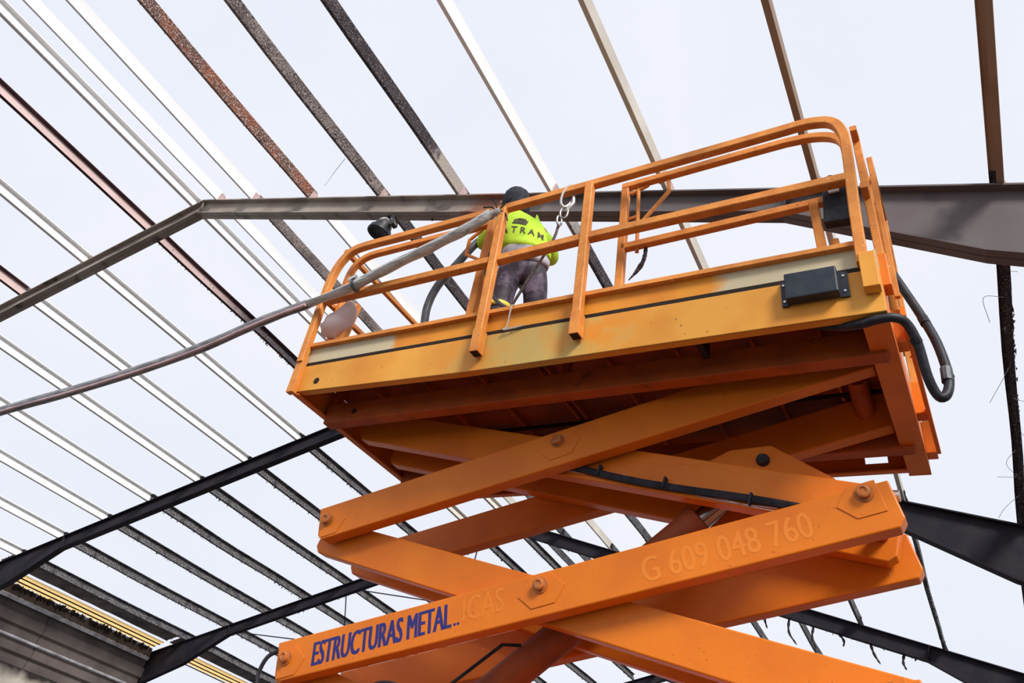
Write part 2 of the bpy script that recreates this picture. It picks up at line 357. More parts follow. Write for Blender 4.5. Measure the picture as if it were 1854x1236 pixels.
# scorched crust hanging under the sooty rafters
def crust(name, line, seed, dens, parent, base, size=.03, mt='residue'):
    random.seed(seed); b = MB(base); a, c = Vector(line[0]), Vector(line[1]); L = (c - a).length; n = int(L * dens)
    for j in range(n):
        if random.random() < .35 + .3 * math.sin(j * .21 + seed): continue
        p = a.lerp(c, (j + random.random()) / n); s = size * (.35 + random.random())
        d = [Vector((random.uniform(-1, 1), random.uniform(-1, 1), random.uniform(-1, 1))).normalized() * s * random.uniform(.5, 1) for _ in range(4)]
        d[0] = Vector((random.uniform(-.3, .3), random.uniform(-.3, .3), -1.3)) * s
        b.add([p + x for x in d], [(0, 1, 2), (0, 2, 3), (0, 3, 1), (1, 3, 2)])
    if not b.f: return None
    o = b.build(name, mt, parent); o['kind'] = 'stuff'; return o
frames = [o for o in bpy.data.objects if o.name.startswith('roof_frame')]
for i, fr in enumerate(frames):
    base = fr.location
    for sd in (-1, 1):
        if i == 0 and sd == -1: continue
        x0, x1 = (RX + sd * .2, RX + sd * 7.7)
        if i == 0: x0, x1 = -.6, .9
        crust('soot_crust', ((x0, FY[i] + .05, roof_z(x0) - HD * 1.045), (x1, FY[i] + .05, roof_z(x1) - HD * 1.045 - (.32 if abs(x1 - RX) > 8.5 else 0))), 11 * i + sd, 9, fr, base, .022 if i == 0 else .03)

# ------------------------------------------------------------------ purlins, one per bay
YB = [(-4.3, .99), (.93, 6.26), (6.2, 11.48), (11.42, 16.68), (16.62, 21.9)]
BAYN = ['in front of the nearest roof frame', 'between nearest and second roof frames', 'between second and third roof frames', 'just beyond the third roof frame', 'beyond the fourth roof frame']
LOOK = {}
for k in PURL:
    LOOK[(0, k)] = 'galvanised'; LOOK[(1, k)] = 'galvanised'; LOOK[(2, k)] = 'char_grey'; LOOK[(3, k)] = 'char_grey'; LOOK[(4, k)] = 'char_grey'
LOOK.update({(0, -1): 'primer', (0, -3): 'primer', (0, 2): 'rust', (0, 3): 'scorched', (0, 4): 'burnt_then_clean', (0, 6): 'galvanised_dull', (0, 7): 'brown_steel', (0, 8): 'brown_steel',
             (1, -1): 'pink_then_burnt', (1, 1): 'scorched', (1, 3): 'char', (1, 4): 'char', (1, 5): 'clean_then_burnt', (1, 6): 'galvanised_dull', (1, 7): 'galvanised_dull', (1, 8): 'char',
             (2, 'L'): 'galvanised_dull', (2, 'R'): 'galvanised_dull', (2, -1): 'galvanised_dull', (2, 2): 'galvanised_dull'})
WORD = {'galvanised': 'bright galvanised', 'galvanised_dull': 'dull grey', 'primer': 'reddish primed', 'brown_steel': 'brown steel', 'rust': 'rusty red-brown', 'scorched': 'scorched dark',
        'burnt_then_clean': 'half-charred', 'clean_then_burnt': 'half-charred', 'pink_then_burnt': 'half-charred reddish', 'char': 'charred black', 'char_grey': 'charred grey'}
ORD = ['', 'first', 'second', 'third', 'fourth', 'fifth', 'sixth', 'seventh', 'eighth']
VIS = {0: [-3, -2, -1, 'L', 'R', 1, 2, 3, 4, 5, 6, 7, 8], 1: list(PURL), 2: list(PURL), 3: [-8, -7, -6, -5, -4, -3, -2, -1, 'L', 'R', 1, 2, 3, 4, 5], 4: ['L', 'R', -1, -2, -3, 1, 2, 3]}
VIS[1] = [k for k in VIS[1] if k not in ()]
random.seed(21)
for bay in range(5):
    for k in VIS[bay]:
        x = PURL[k]; sd = -1 if x < RX else 1; lk = LOOK[(bay, k)]; y0, y1 = YB[bay]
        u = Vector((-sd * math.cos(ALPHA), 0, math.sin(ALPHA))); wv = Vector((sd * math.sin(ALPHA), 0, math.cos(ALPHA)))   # u points up the slope
        o = Vector((x, 0, roof_z(x))) + wv * .004; base = Vector((x, (y0 + y1) / 2, roof_z(x)))
        t, h, f, fb = PT, PH, PF, PB_
        prof = [(-t / 2, t), (-fb, t), (-fb, .012), (-fb - t, .012), (-fb - t, 0), (t / 2, 0), (t / 2, h - t), (f, h - t), (f, h - .012), (f + t, h - .012), (f + t, h), (-t / 2, h)]
        b = MB(base); segs = 10 if 'char' in lk or 'burnt' in lk or lk in ('scorched', 'rust') else 1
        sag = (.0 if segs == 1 else .010); P0 = []
        ph = random.uniform(0, 6)
        for j in range(segs + 1):
            fr_ = j / segs; w1 = math.sin(fr_ * math.pi)
            P0.append(Vector((math.sin(fr_ * 9 + ph) * .012 * w1 * (segs > 1), y0 + (y1 - y0) * fr_, -sag * w1 + math.sin(fr_ * 7 + ph * 2) * .008 * w1 * (segs > 1))))
        vs = [o + p + u * a + wv * c for p in P0 for a, c in prof]; n = len(prof)
        fs = [(j * n + q, j * n + (q + 1) % n, (j + 1) * n + (q + 1) % n, (j + 1) * n + q) for j in range(segs) for q in range(n)]
        fs += [tuple(range(n)), tuple(range(segs * n, segs * n + n))]
        b.add(vs, fs)
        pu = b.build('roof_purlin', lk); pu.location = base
        if lk in ('primer', 'pink_then_burnt'):            # shade on the flanges put into a dark maroon colour, web pinkish
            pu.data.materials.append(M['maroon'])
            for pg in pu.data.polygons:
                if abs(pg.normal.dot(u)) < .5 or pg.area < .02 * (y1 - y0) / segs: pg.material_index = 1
        if k == 'L': where = 'left ridge purlin'
        elif k == 'R': where = 'right ridge purlin'
        else: where = 'purlin, %s %s of the ridge pair' % (ORD[abs(k)], 'left' if k < 0 else 'right')
        tag(pu, '%s %s, %s' % (WORD[lk], where, BAYN[bay]), 'purlin', 'roof purlins')
        if segs > 1:
            for (a, c, sz, dn_) in ((-fb, 0, .022, 22), (t, h * .5, .014, 16)):
                q0 = o + u * a + wv * c; 
                for s_ in ((y0 + .15, y1 - .15),):
                    cr_ = crust('char_residue', (q0 + Vector((0, s_[0], -.012)), q0 + Vector((0, s_[1], -.012))), hash((bay, str(k))) % 97 if False else (bay * 31 + (k if isinstance(k, int) else 9)) + int(a * 100), dn_, pu, base, sz)
# thin wires dangling off the charred purlin at the far right
pw = [o for o in bpy.data.objects if o.name.startswith('roof_purlin') and o.get('label', '').startswith('charred black purlin, eighth right') and 'nearest and second' in o['label']][0]
random.seed(5)
for j in range(9):
    y = 1.7 + j * .48; p = Vector((4.79, y, roof_z(4.79) + .03)); q1 = p + Vector((random.uniform(-.14, .12), random.uniform(-.2, .3), random.uniform(-.12, .06))); q2 = q1 + Vector((random.uniform(-.16, .10), random.uniform(-.2, .2), random.uniform(-.15, .05)))
    MB(pw.location).tube(smooth_path([p, q1, q2], 6), .0022, 5).build('loose_wire', 'wire', pw)

pk = [o for o in bpy.data.objects if o.name.startswith('roof_purlin') and 'third right' in o.get('label', '') and 'in front' in o['label']][0]
p = Vector((-.95, .3, roof_z(-.95))); MB(pk.location).tube(smooth_path([p, p + Vector((-.10, .02, -.16)), p + Vector((-.16, .02, -.36))], 5), .003, 5).build('loose_wire', 'wire', pk)
# strips of burnt lining dangling from the third frame
random.seed(9)
for x, L_ in ((.9, .30), (1.35, .42), (1.75, .35), (2.1, .20), (2.6, .30), (3.1, .22)):
    p = Vector((x, FY[2], roof_z(x) - HD - .02)); q1 = p + Vector((random.uniform(-.05, .12), 0, -L_ * .5)); q2 = q1 + Vector((random.uniform(-.03, .14), 0, -L_ * .5))
    MB(frames[2].location).tube(smooth_path([p + Vector((0, 0, .05)), q1, q2], 4), .022, 5, [1, .8, 1.2, .7, 1.1, .9, .6, .8, .3]).build('dangling_lining', 'residue', frames[2])
# wind-bracing rods in the far bays
BR = [((-8.74, 11.5), (-5.3, 16.6)), ((-5.3, 11.5), (-8.74, 16.6)), ((-12.2, 11.5), (-8.74, 16.6)), ((-8.74, 11.5), (-12.2, 16.6))]
for (a, c), nm in zip(BR, ['thin diagonal bracing rod rising right from the third roof frame beside the ridge', 'thin diagonal bracing rod crossing its partner nearest the far ridge', 'thin diagonal bracing rod in the lower far left bay, rising toward the ridge', 'thin diagonal bracing rod in the lower far left bay, falling toward the eave']):
    P = [Vector((x, y, roof_z(x) - .06)) for x, y in (a, c)]
    r = MB(P[0]).tube(P, .014, 6).build('bracing_rod', 'soot'); r.location = P[0]; tag(r, nm, 'rod', 'roof bracing rods')

# ------------------------------------------------------------------ left eave: leftover cladding, translucent strips, gutter
def slope_pt(x, y, d=0): return Vector((x, y, roof_z(x) + d))
for (y0, y1, nm) in ((6.3, 11.4, 'dark corrugated roof sheet remnant at the left eave before the third frame'), (11.5, 16.6, 'dark corrugated roof sheet remnant at the left eave beyond the third frame')):
    b = MB((-13.9, y0, roof_z(-13.9))); xs = [-13.50 - .041 * j for j in range(13)]
    for ly, d0 in ((0, .16),):
        vs = []; fs = []; ny = 16; random.seed(int(y0))
        for jy in range(ny + 1):
            y = y0 + (y1 - y0) * jy / ny
            for jx, x in enumerate(xs): vs.append(slope_pt(x + random.uniform(-.006, .006), y, d0 + (.028 if jx % 2 else 0) + random.uniform(-.006, .006)))
        nx = len(xs)
        for jy in range(ny):
            for jx in range(nx - 1): fs.append((jy * nx + jx, jy * nx + jx + 1, (jy + 1) * nx + jx + 1, (jy + 1) * nx + jx))
        b.add(vs, fs)
    o = b.build('corrugated_sheet', 'sheet_dark'); o.location = (-13.9, y0, roof_z(-13.9)); sm = o.modifiers.new('solid', 'SOLIDIFY'); sm.thickness = .004
    tag(o, nm, 'roof sheet', 'leftover eave sheets')
random.seed(12)
for (y0, y1, wh) in ((6.32, 11.35, 'before the third frame'), (11.55, 16.6, 'beyond the third frame')):
    for j, (xa, xb, od) in enumerate(((-14.00, -14.125, 'upper'), (-14.14, -14.28, 'middle'), (-14.295, -14.425, 'lowest, torn-edged'))):
        b = MB(slope_pt(xa, y0)); n = 40; vs = []; fs = []
        for q in range(n + 1):
            y = y0 + (y1 - y0) * q / n; xx = xb + (random.uniform(0, .07) if j == 2 else random.uniform(0, .006))
            for z_ in (.10, .112): vs += [slope_pt(xa, y, z_), slope_pt(xx, y, z_)]
        for q in range(n):
            a = q * 4; c = a + 4
            fs += [(a, a + 1, c + 1, c), (a + 2, c + 2, c + 3, a + 3), (a, c, c + 2, a + 2), (a + 1, a + 3, c + 3, c + 1)]
        fs += [(0, 2, 3, 1), (n * 4, n * 4 + 1, n * 4 + 3, n * 4 + 2)]
        o = b.add(vs, fs).build('skylight_strip', 'skylight_strip'); o.location = slope_pt(xa, y0)
        tag(o, '%s glowing orange translucent eave strip %s' % (od, wh), 'skylight strip', 'translucent eave strips')
        MB(slope_pt(xa, y0)).box((xb - .012, y0, roof_z(xb) + .075), (xb + .003, y1, roof_z(xb) + .10)).build('batten', 'residue', o)
for y0, y1, nm in ((6.35, 11.3, 'bent metal eave gutter on the left wall with sooty torn edge'),):
    base = Vector((-14.36, y0, ZO + 1.05)); b = MB(base)
    prof = [(0, .10), (0, 0), (.09, -.01), (.12, .06), (.115, .065), (.085, -.003), (.006, .007), (.006, .10)]
    b.prism([(a, c) for a, c in prof], base, (1, 0, 0), (0, 0, 1), (0, 1, 0), 0, y1 - y0)
    o = b.build('gutter', 'gutter_metal'); o.location = base; tag(o, nm, 'gutter')
    crust('soot_crust', ((-14.27, y0 + .8, ZO + 1.13), (-14.27, y1, ZO + 1.13)), 8, 26, o, base, .04); crust('torn_insulation', ((-14.36, y0, ZO + 1.33), (-14.36, y1, ZO + 1.33)), 5, 70, o, base, .075)

# ------------------------------------------------------------------ the scissor lift (own axes: x along the platform, y away from the viewer, z up from the platform underside)
QR = Matrix(((0.999722, 0.021497, 0.009636), (-0.021191, 0.999299, -0.030865), (-0.010293, 0.030652, 0.999477)))
def LW(p): return QR @ Vector(p) + Vector((0, 0, ZO))           # lift axes -> world
LBASE = Vector((2.0, .92, -4.33)); W = 1.835
lift = empty('scissor_lift', LW(LBASE), QR.to_quaternion())
tag(lift, 'large orange scissor lift with raised railed platform and lettered arms', 'scissor lift')
def LB(): return MB(LBASE)
# platform frame
b = LB(); T = .012
b.prism([(0, .012), (1.5, -.035), (4, -.045), (4, .235), (0, .235)], (0, 0, 0), (1, 0, 0), (0, 0, 1), (0, 1, 0), 0, T)
b.add([(0, 0, .012), (1.5, 0, -.035), (4, 0, -.045), (4, .06, -.045), (1.5, .06, -.035), (0, .06, .012), (0, 0, .022), (1.5, 0, -.025), (4, 0, -.035), (4, .06, -.035), (1.5, .06, -.025), (0, .06, .022)],
      [(0, 1, 4, 5), (1, 2, 3, 4), (6, 11, 10, 7), (7, 10, 9, 8), (5, 4, 10, 11), (4, 3, 9, 10), (0, 6, 7, 1), (1, 7, 8, 2), (0, 5, 11, 6), (2, 8, 9, 3)])
sb = b.build('side_beam', 'fascia', lift, bevel=.004)
LB().lathe((.19, -.002, .085), (0, 1, 0), [(0, .026), (.01, .026)], 20).build('round_hole', 'black_gap', sb, True)
b = LB(); hx0, hx1, hz0, hz1 = 3.62, 3.76, .045, .105
for lo, hi in (((0, -.02), (hx0, .235)), ((hx1, -.02), (4, .235)), ((hx0, -.02), (hx1, hz0)), ((hx0, hz1), (hx1, .235))):
    b.box((lo[0], W - T, lo[1]), (hi[0], W, hi[1]))
b.box((0, W - .05, -.03), (4, W, -.018)); b.build('side_beam', 'orange', lift)
LB().box((0, 0.002, .0), (.012, W, .235)).box((0, .002, -.012), (.05, W, 0)).build('end_beam', 'orange', lift)
LB().box((3.988, .002, -.04), (4.0, W, .235)).box((3.87, .06, -.052), (4.0, W, -.040)).build('end_beam', 'orange', lift)
deck = LB().box((.012, T, .236), (3.988, W - T, .25)).build('deck', 'dark_red', lift)
for x in (.42, .88, 1.34, 1.80, 1.86, 2.3, 2.76, 3.22, 3.6): LB().box((x, .02, .19), (x + .018, W - .02, .236)).build('deck_rib', 'orange_shaded', deck)
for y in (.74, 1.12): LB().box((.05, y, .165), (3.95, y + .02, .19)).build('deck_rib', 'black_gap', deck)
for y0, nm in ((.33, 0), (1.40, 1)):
    r = LB().box((.05, y0, -.075), (3.95, y0 + .10, .085)).build('slide_rail', 'orange_shaded', lift, bevel=.006)
    for x in (.06, 2.02, 3.90): LB().box((x, y0 + .02, .085), (x + .05, y0 + .08, .236)).build('gusset', 'orange_shaded', r)
    if nm == 0:
        LB().lathe((.33, y0 - .003, 0), (0, 1, 0), [(0, .022), (.005, .022)], 14).build('bolt_hole', 'black_gap', r)
        LB().tube([(3.6 + .03 * math.cos(a * .5236), y0 - .004, .06 + .03 * math.sin(a * .5236)) for a in range(13)], .005, 5).build('bolt_ring', 'orange_shaded', r)
LB().box((2.98, .05, .02), (3.02, .30, .20)).build('hanger_bracket', 'black_gap', lift)
LB().tube([(3.72, 1.0, .20), (3.72, 1.38, .05)], .06, 10).build('cross_tube', 'orange_shaded', lift, True)
# toe boards round the deck and their cap
LB().box((0, .010, .270), (3.92, .026, .395)).build('toe_board', 'toe_board', lift)
LB().box((.0, .010, .234), (3.92, .02, .272)).build('slot_gap', 'black_gap', lift)
b = LB(); b.box((-.02, -.03, .395), (3.93, .06, .412)); b.box((-.02, -.03, .412), (3.93, -.02, .425)); b.build('toe_cap', 'orange_rail', lift)
LB().box((0, .04, .25), (.012, W, .40)).build('toe_board', 'toe_board', lift)
LB().box((0, W - .032, .25), (4, W - .02, .40)).build('toe_board', 'toe_board', lift)
LB().box((3.985, .04, .25), (3.997, W, .40)).build('toe_board', 'toe_board', lift)
# guard rails
def guard(name): 
    g_ = LB().box((0, 0, 0), (0, 0, 0)); return g_
A = .029
near = LB().sq(smooth_path([(.0, -.035, .25), (-.01, -.035, .8), (-.012, -.035, 1.02), (.02, -.035, 1.20), (.11, -.035, 1.325), (.26, -.035, 1.36), (.6, -.035, 1.362)], 5) + [Vector((1.60, -.035, 1.375))], A, up=(0, 1, 0)).build('top_rail', 'orange_rail', lift, True)
LB().sq([Vector((1.57, -.035, 1.378)), Vector((2.28, -.035, 1.395)), Vector((3.3, -.035, 1.43))] + smooth_path([(3.6, -.035, 1.442), (3.76, -.035, 1.445), (3.89, -.035, 1.40), (3.945, -.035, 1.28), (3.95, -.035, 1.1), (3.935, -.035, .6)], 5) + [Vector((3.93, -.035, .25))], A, up=(0, 1, 0)).build('top_rail', 'orange_rail', lift, True)
LB().sq([(.01, -.035, .835), (1.6, -.035, .862), (2.3, -.035, .885), (3.92, -.035, .89)], A, .034, up=(0, 1, 0)).build('mid_rail', 'orange_rail', lift)
for x0, x1, z0, z1 in ((1.60, 1.585, .06, 1.36), (2.305, 2.285, .07, 1.385)):
    po = LB().sq([(x0, -.055, z0), (x1, -.055, z1)], .030, up=(0, 1, 0)).build('post', 'orange_rail', lift)
    LB().box((x0 - .033, -.090, z0 - .002), (x0 + .033, -.013, .235)).build('socket', 'orange_rail', po, bevel=.003); LB().box((x0 - .026, -.083, z0 - .0035), (x0 + .026, -.02, z0 - .0015)).build('open_end', 'black_gap', po)
LB().box((3.915, -.075, .07), (3.995, -.005, .30)).build('corner_socket', 'fascia', lift, bevel=.004)
LB().box((-.035, -.05, -.01), (.03, .0, .30)).build('corner_socket', 'orange_rail', lift, bevel=.004)
# inner (roll-out) rails
LB().sq(smooth_path([(.10, .10, .26), (.05, .10, .9), (.03, .10, 1.15), (.07, .10, 1.30), (.19, .10, 1.375), (.4, .10, 1.385)], 5) + [Vector((1.42, .10, 1.40))], .025, up=(0, 1, 0)).build('inner_top_rail', 'orange_rail', lift, True)
LB().sq([(2.50, .10, .26), (2.495, .10, 1.40)], .026, up=(0, 1, 0)).build('inner_post', 'orange_rail', lift)
LB().sq([Vector((2.47, .10, 1.43)), Vector((3.3, .10, 1.465))] + smooth_path([(3.6, .10, 1.475), (3.76, .10, 1.46), (3.88, .09, 1.40), (3.935, .06, 1.28), (3.945, .04, 1.1)], 5), .025, up=(0, 1, 0)).build('inner_top_rail', 'orange_rail', lift, True)
LB().sq([(2.50, .10, .85), (3.9, .10, .885)], .026, up=(0, 1, 0)).build('inner_mid_rail', 'orange_rail', lift)
LB().sq([(1.375, .10, .26), (1.40, .10, 1.38)], .032, up=(0, 1, 0)).build('inner_post', 'orange_rail', lift)
LB().sq([(.16, .10, .26), (.21, .12, .86)], .034, up=(0, 1, 0)).build('inner_post', 'orange_rail', lift)
LB().sq([(3.735, .08, .40), (3.715, .08, .86)], .026, up=(0, 1, 0)).build('inner_post', 'orange_rail', lift)
LB().box((3.78, .10, .40), (3.82, .14, .58)).build('lug', 'orange_rail', lift)
# locking handles of the roll-out rails
def handle(pts, tb, nm='locking_handle'):
    h = LB().tube(pts, .014, 8).build(nm, 'orange_rail', lift, True)
    if tb: LB().tube(tb, .014, 8).build('cross_pin', 'orange_rail', h, True)
handle([(2.585, .11, 1.40), (2.60, .11, .80)], [(2.53, .11, 1.36), (2.66, .11, 1.41)])
handle([(2.80, .11, 1.42), (2.81, .11, 1.30), (2.62, .11, 1.06)], [(2.73, .11, 1.41), (2.87, .11, 1.45)])
handle([(1.30, .11, 1.37), (1.20, .11, 1.29), (1.20, .11, 1.14), (1.34, .11, 1.05)], None)
LB().tube([(2.53, .11, 1.12), (2.6, .11, 1.13)], .012, 6).build('cross_pin', 'orange_rail', lift)
# end rails: left end, right end, far side
for z in (1.40, .86): LB().sq([(.0, .0, z), (.0, W - .02, z)], .02).build('end_rail', 'orange_rail', lift)
for y in (1.25, 1.80): LB().sq([(.0, y, .26), (.0, y, 1.38)], .02, up=(0, 1, 0)).build('post', 'orange_rail', lift)
for z in (1.38, .88): LB().sq([(.0, W - .02, z), (3.99, W - .02, z)], .02).build('far_rail', 'orange_rail', lift)
for x in (1.0, 2.0, 3.0): LB().sq([(x, W - .02, .26), (x, W - .02, 1.38)], .02, up=(0, 1, 0)).build('post', 'orange_rail', lift)
for z in (1.40, .90): LB().sq([(4.0, .05, z), (4.0, W, z)], .02).build('end_rail', 'orange_rail', lift)
for y, z0, z1, x in ((.17, .21, 1.46, 4.01), (.50, .06, 1.38, 4.02), (1.28, .06, 1.40, 4.025), (1.74, .03, 1.38, 4.03)):
    po = LB().sq([(x, y, z0 + .1), (x - .01, y, z1)], .022, up=(0, 1, 0)).build('post', 'orange_rail', lift)
    LB().box((x - .03, y - .05, z0), (x + .03, y + .05, z0 + .22)).build('socket', 'orange', po, bevel=.004)
LB().sq([(4.06, .25, .12), (4.07, 1.66, .03)], .012, .03).build('gate_bar', 'orange', lift)
LB().sq([(4.05, .3, .25), (4.05, .3, 1.35), (4.05, .9, 1.35), (4.05, .9, .25)], .014).build('end_gate', 'orange_rail', lift)
# boxes
jb = LB().box((3.535, -.075, .075), (3.80, -.01, .245)).build('junction_box', 'black_box', lift, bevel=.008, label='dark blue-grey junction box on the side beam')
LB().box((3.505, -.014, .07), (3.54, -.004, .235)).build('box_flange', 'black_box', jb); LB().box((3.80, -.014, .075), (3.845, -.004, .24)).build('box_flange', 'black_box', jb)
for x, z in ((3.52, .10), (3.52, .21), (3.825, .11), (3.825, .21)): LB().lathe((x, -.02, z), (0, 1, 0), [(0, .007), (.008, .007)], 8).build('screw', 'steel', jb)
cb = LB().obox((3.855, .07, .79), ((1, 0, -.06), (0, 1, 0), (.06, 0, 1)), (.085, .035, .135)).build('control_box', 'rubber', lift, bevel=.008, label='black control box hung inside the corner rail')
LB().lathe((3.825, .10, .92), (0, 0, 1), [(0, .012), (.1, .012), (.105, .022), (.15, .022), (.16, .012)], 10).build('joystick', 'rubber_grey', cb, True)
LB().obox((3.84, .032, .885), ((1, 0, 0), (0, 1, 0), (0, 0, 1)), (.03, .006, .018)).build('latch', 'steel', cb)
# supply hose looping off the right end
hp = [(4.05, .42, .50), (4.10, .40, .32), (4.145, .38, .15), (4.185, .34, -.05), (4.20, .30, -.27), (4.178, .27, -.385), (4.14, .25, -.41), (4.112, .2, -.33), (4.10, .13, -.17), (4.07, .07, -.085), (4.02, .03, -.07), (3.95, .02, -.075), (3.86, .05, -.068), (3.74, .09, -.03), (3.62, .10, .02), (3.56, .06, .09)]
hs = LB().tube(smooth_path(hp, 5), .024, 10).build('supply_hose', 'rubber', lift, True)
for i in (2, 4, 8):
    a, c = Vector(hp[i]), Vector(hp[i + 1]); LB().tube([a, a.lerp(c, .25)], .0275, 10).build('tape_wrap', 'rubber', hs)
LB().tube([Vector(hp[4]).lerp(Vector(hp[3]), .2), Vector(hp[4]).lerp(Vector(hp[5]), .35)], .029, 10).build('hose_coupling', 'rubber_grey', hs)
b = LB()
for dx in (0, .03, .06): b.tube(smooth_path([(3.55, .06, .08), (3.63 + dx, .10, .04 - dx * .3), (3.80, .08, -.02), (3.93, .03, -.06)], 6), .014, 8)
b.build('cable_bundle', 'rubber', lift, True)

# scissor arms
XL, XR, Z1, HS = .1896, 3.7181, -.7443, .9128
YO, YI = (.55, .65), (.68, .78)
YIF, YOF = (1.10, 1.20), (1.23, 1.33)
def arm(z_lo, outer, y, face_y=None, lab=None, over=.13):
    """outer arms rise to the right, inner arms to the left"""
    xa, xb = (XL, XR) if outer else (XR, XL)
    A_, B_ = Vector((xa, 0, z_lo)), Vector((xb, 0, z_lo + HS)); t = (B_ - A_).normalized(); n = Vector((-t.z, 0, t.x));
    if n.z < 0: n = -n
    a0 = A_ - t * .085 + n * -.008; b0 = B_ + t * over + n * -.085; hh = .122
    b = LB(); poly = []
    c = .04                                         # clipped lower corners
    P = [a0 + n * hh, a0 + n * (-hh + c), a0 + t * c - n * hh, b0 - t * c - n * hh, b0 + n * (-hh + c), b0 + n * hh]
    k = len(P); vs = [p + Vector((0, yy_, 0)) for yy_ in y for p in P]
    fs = [tuple(range(k)), tuple(range(2 * k - 1, k - 1, -1))] + [(i, (i + 1) % k, k + (i + 1) % k, k + i) for i in range(k)]
    b.add(vs, fs); o = b.build('scissor_arm', 'orange', lift, bevel=.008, label=lab)
    return o, t, n, A_, B_
def pinset(o, t, n, p, yf, full=True, r=.034, ends=(1, 1)):
    sgn = -1
    hexp = [(-.15, 0), (-.075, .085), (.075, .085), (.15, 0), (.075, -.085), (-.075, -.085)]
    if full == 'end': hexp = [(-.07, .085), (.075, .085), (.15, 0), (.075, -.085), (-.07, -.085)]
    if full == 'endr': hexp = [(.07, .085), (-.075, .085), (-.15, 0), (-.075, -.085), (.07, -.085)]
    LB().prism(hexp, p + Vector((0, yf, 0)) - n * .03, t, n, (0, 1, 0), -.005, .0).build('weld_plate', 'orange', o, bevel=.002)
    pn = LB().lathe(p + Vector((0, yf, 0)), (0, -1, 0), [(0, r * 1.35), (.012, r * 1.35), (.012, r), (.04, r), (.044, r * .8), (.044, r * .55), (.038, r * .5)], 18).build('pivot_pin', 'pin_metal', o, True)
for st in range(4):
    zl = Z1 - st * HS
    lab = {0: 'uppermost near outer arm, rising right to the platform', 1: 'near outer arm lettered ESTRUCTURAS METAL', }.get(st)
    o, t, n, A_, B_ = arm(zl, True, YO, lab=lab)
    pinset(o, t, n, A_, YO[0], 'end'); pinset(o, t, n, A_.lerp(B_, .5), YO[0])
    if st > 0: pinset(o, t, n, B_, YO[0], 'endr')
    if st == 1: lettered = (o, t, n, A_, B_)
    oi, ti, ni, Ai, Bi = arm(zl, False, YI, over=.02 if st == 0 else .13)
    if st == 0: inner_top = (oi, ti, ni, Ai, Bi)
    arm(zl, False, YIF, over=.02 if st == 0 else .13); arm(zl, True, YOF)
# cross tubes between the arm pairs
for st in range(5):
    z = Z1 - (st - 1) * HS
    for x in (XL, XR):
        if st: LB().tube([(x, YI[0], z), (x, YIF[1], z)], .035, 10).build('cross_shaft', 'orange_shaded', lift, True)
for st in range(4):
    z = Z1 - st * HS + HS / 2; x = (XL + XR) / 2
    LB().tube([(x, YO[0], z), (x, YOF[1], z)], .032, 10).build('cross_shaft', 'orange_shaded', lift, True)
# block at the right joint
LB().lathe((3.80, .67, -.71), (1, 0, 0), [(0, .03), (.07, .03)], 12).build('hose_fitting', 'steel', lift, True)
# lettering, laid on the arm face
o, t, n, A_, B_ = lettered
def letter(txt, s0, v0, size, bold, mt, nm, sx, shear=0.0, d=.0009, s_len=None):
    vs, fs = text_mesh(txt, size, 0, shear, 1.0)
    mx = max(a for a, _ in vs); k = (s_len / mx) if s_len else sx
    P = [A_ + t * (s0 + a * k) + n * (v0 + c) + Vector((0, YO[0] - d, 0)) for a, c in vs]
    lb = LB()
    for q_, e in enumerate((-1, 0, 1)): lb.add([p + t * e * bold * 1.6 - Vector((0, .0001 * q_, 0)) for p in P], fs)
    return lb.build(nm, mt, o)
letter('ESTRUCTURAS METAL', .20, -.092, .205, .0036, 'blue_print', 'lettering', 1, .12, s_len=1.02)
letter('..', 1.235, -.088, .13, .002, 'blue_print', 'lettering', .8)
letter('ICAS', 1.29, -.08, .198, .001, 'ghost_faint', 'faded_lettering', .7, .12)
letter('G 609 048 760', 2.42, -.14, .195, .002, 'ghost', 'faded_lettering', 1, .0, s_len=.93)
# cable clipped to the inner top arm
oi, ti, ni, Ai, Bi = inner_top
if ti.x > 0: ti = -ti
for dz, rr, nm, mt_ in ((-.085, .019, 'arm_cable', 'rubber'), (-.10, .013, 'arm_cable', 'rubber')):
    P = [Ai.lerp(Bi, f) + ni * (dz - .01 + .012 * math.sin(f * 14)) - ni * .03 * f + Vector((0, YI[0] - .018, 0)) for f in [i / 24 for i in range(0, 13)]]
    ca = LB().tube(P, rr, 8).build(nm, mt_, oi, True)
for f in (.16, .30, .42):
    p = Ai.lerp(Bi, f) + ni * -.10 + Vector((0, YI[0] - .02, 0)); LB().obox(p, (ti, (0, 1, 0), ni), (.006, .022, .034)).build('cable_clip', 'rubber', oi)
for ph in (0, 1.2):
    P = [Ai.lerp(Bi, f) + ni * (-.115 - .02 * math.sin((f - .12) * 18 + ph)) + Vector((0, YI[0] - .006, 0)) for f in [.12 + i * .028 for i in range(14)]]
    LB().tube(P, .004, 5).build('thin_wire', 'pink_hose', oi)
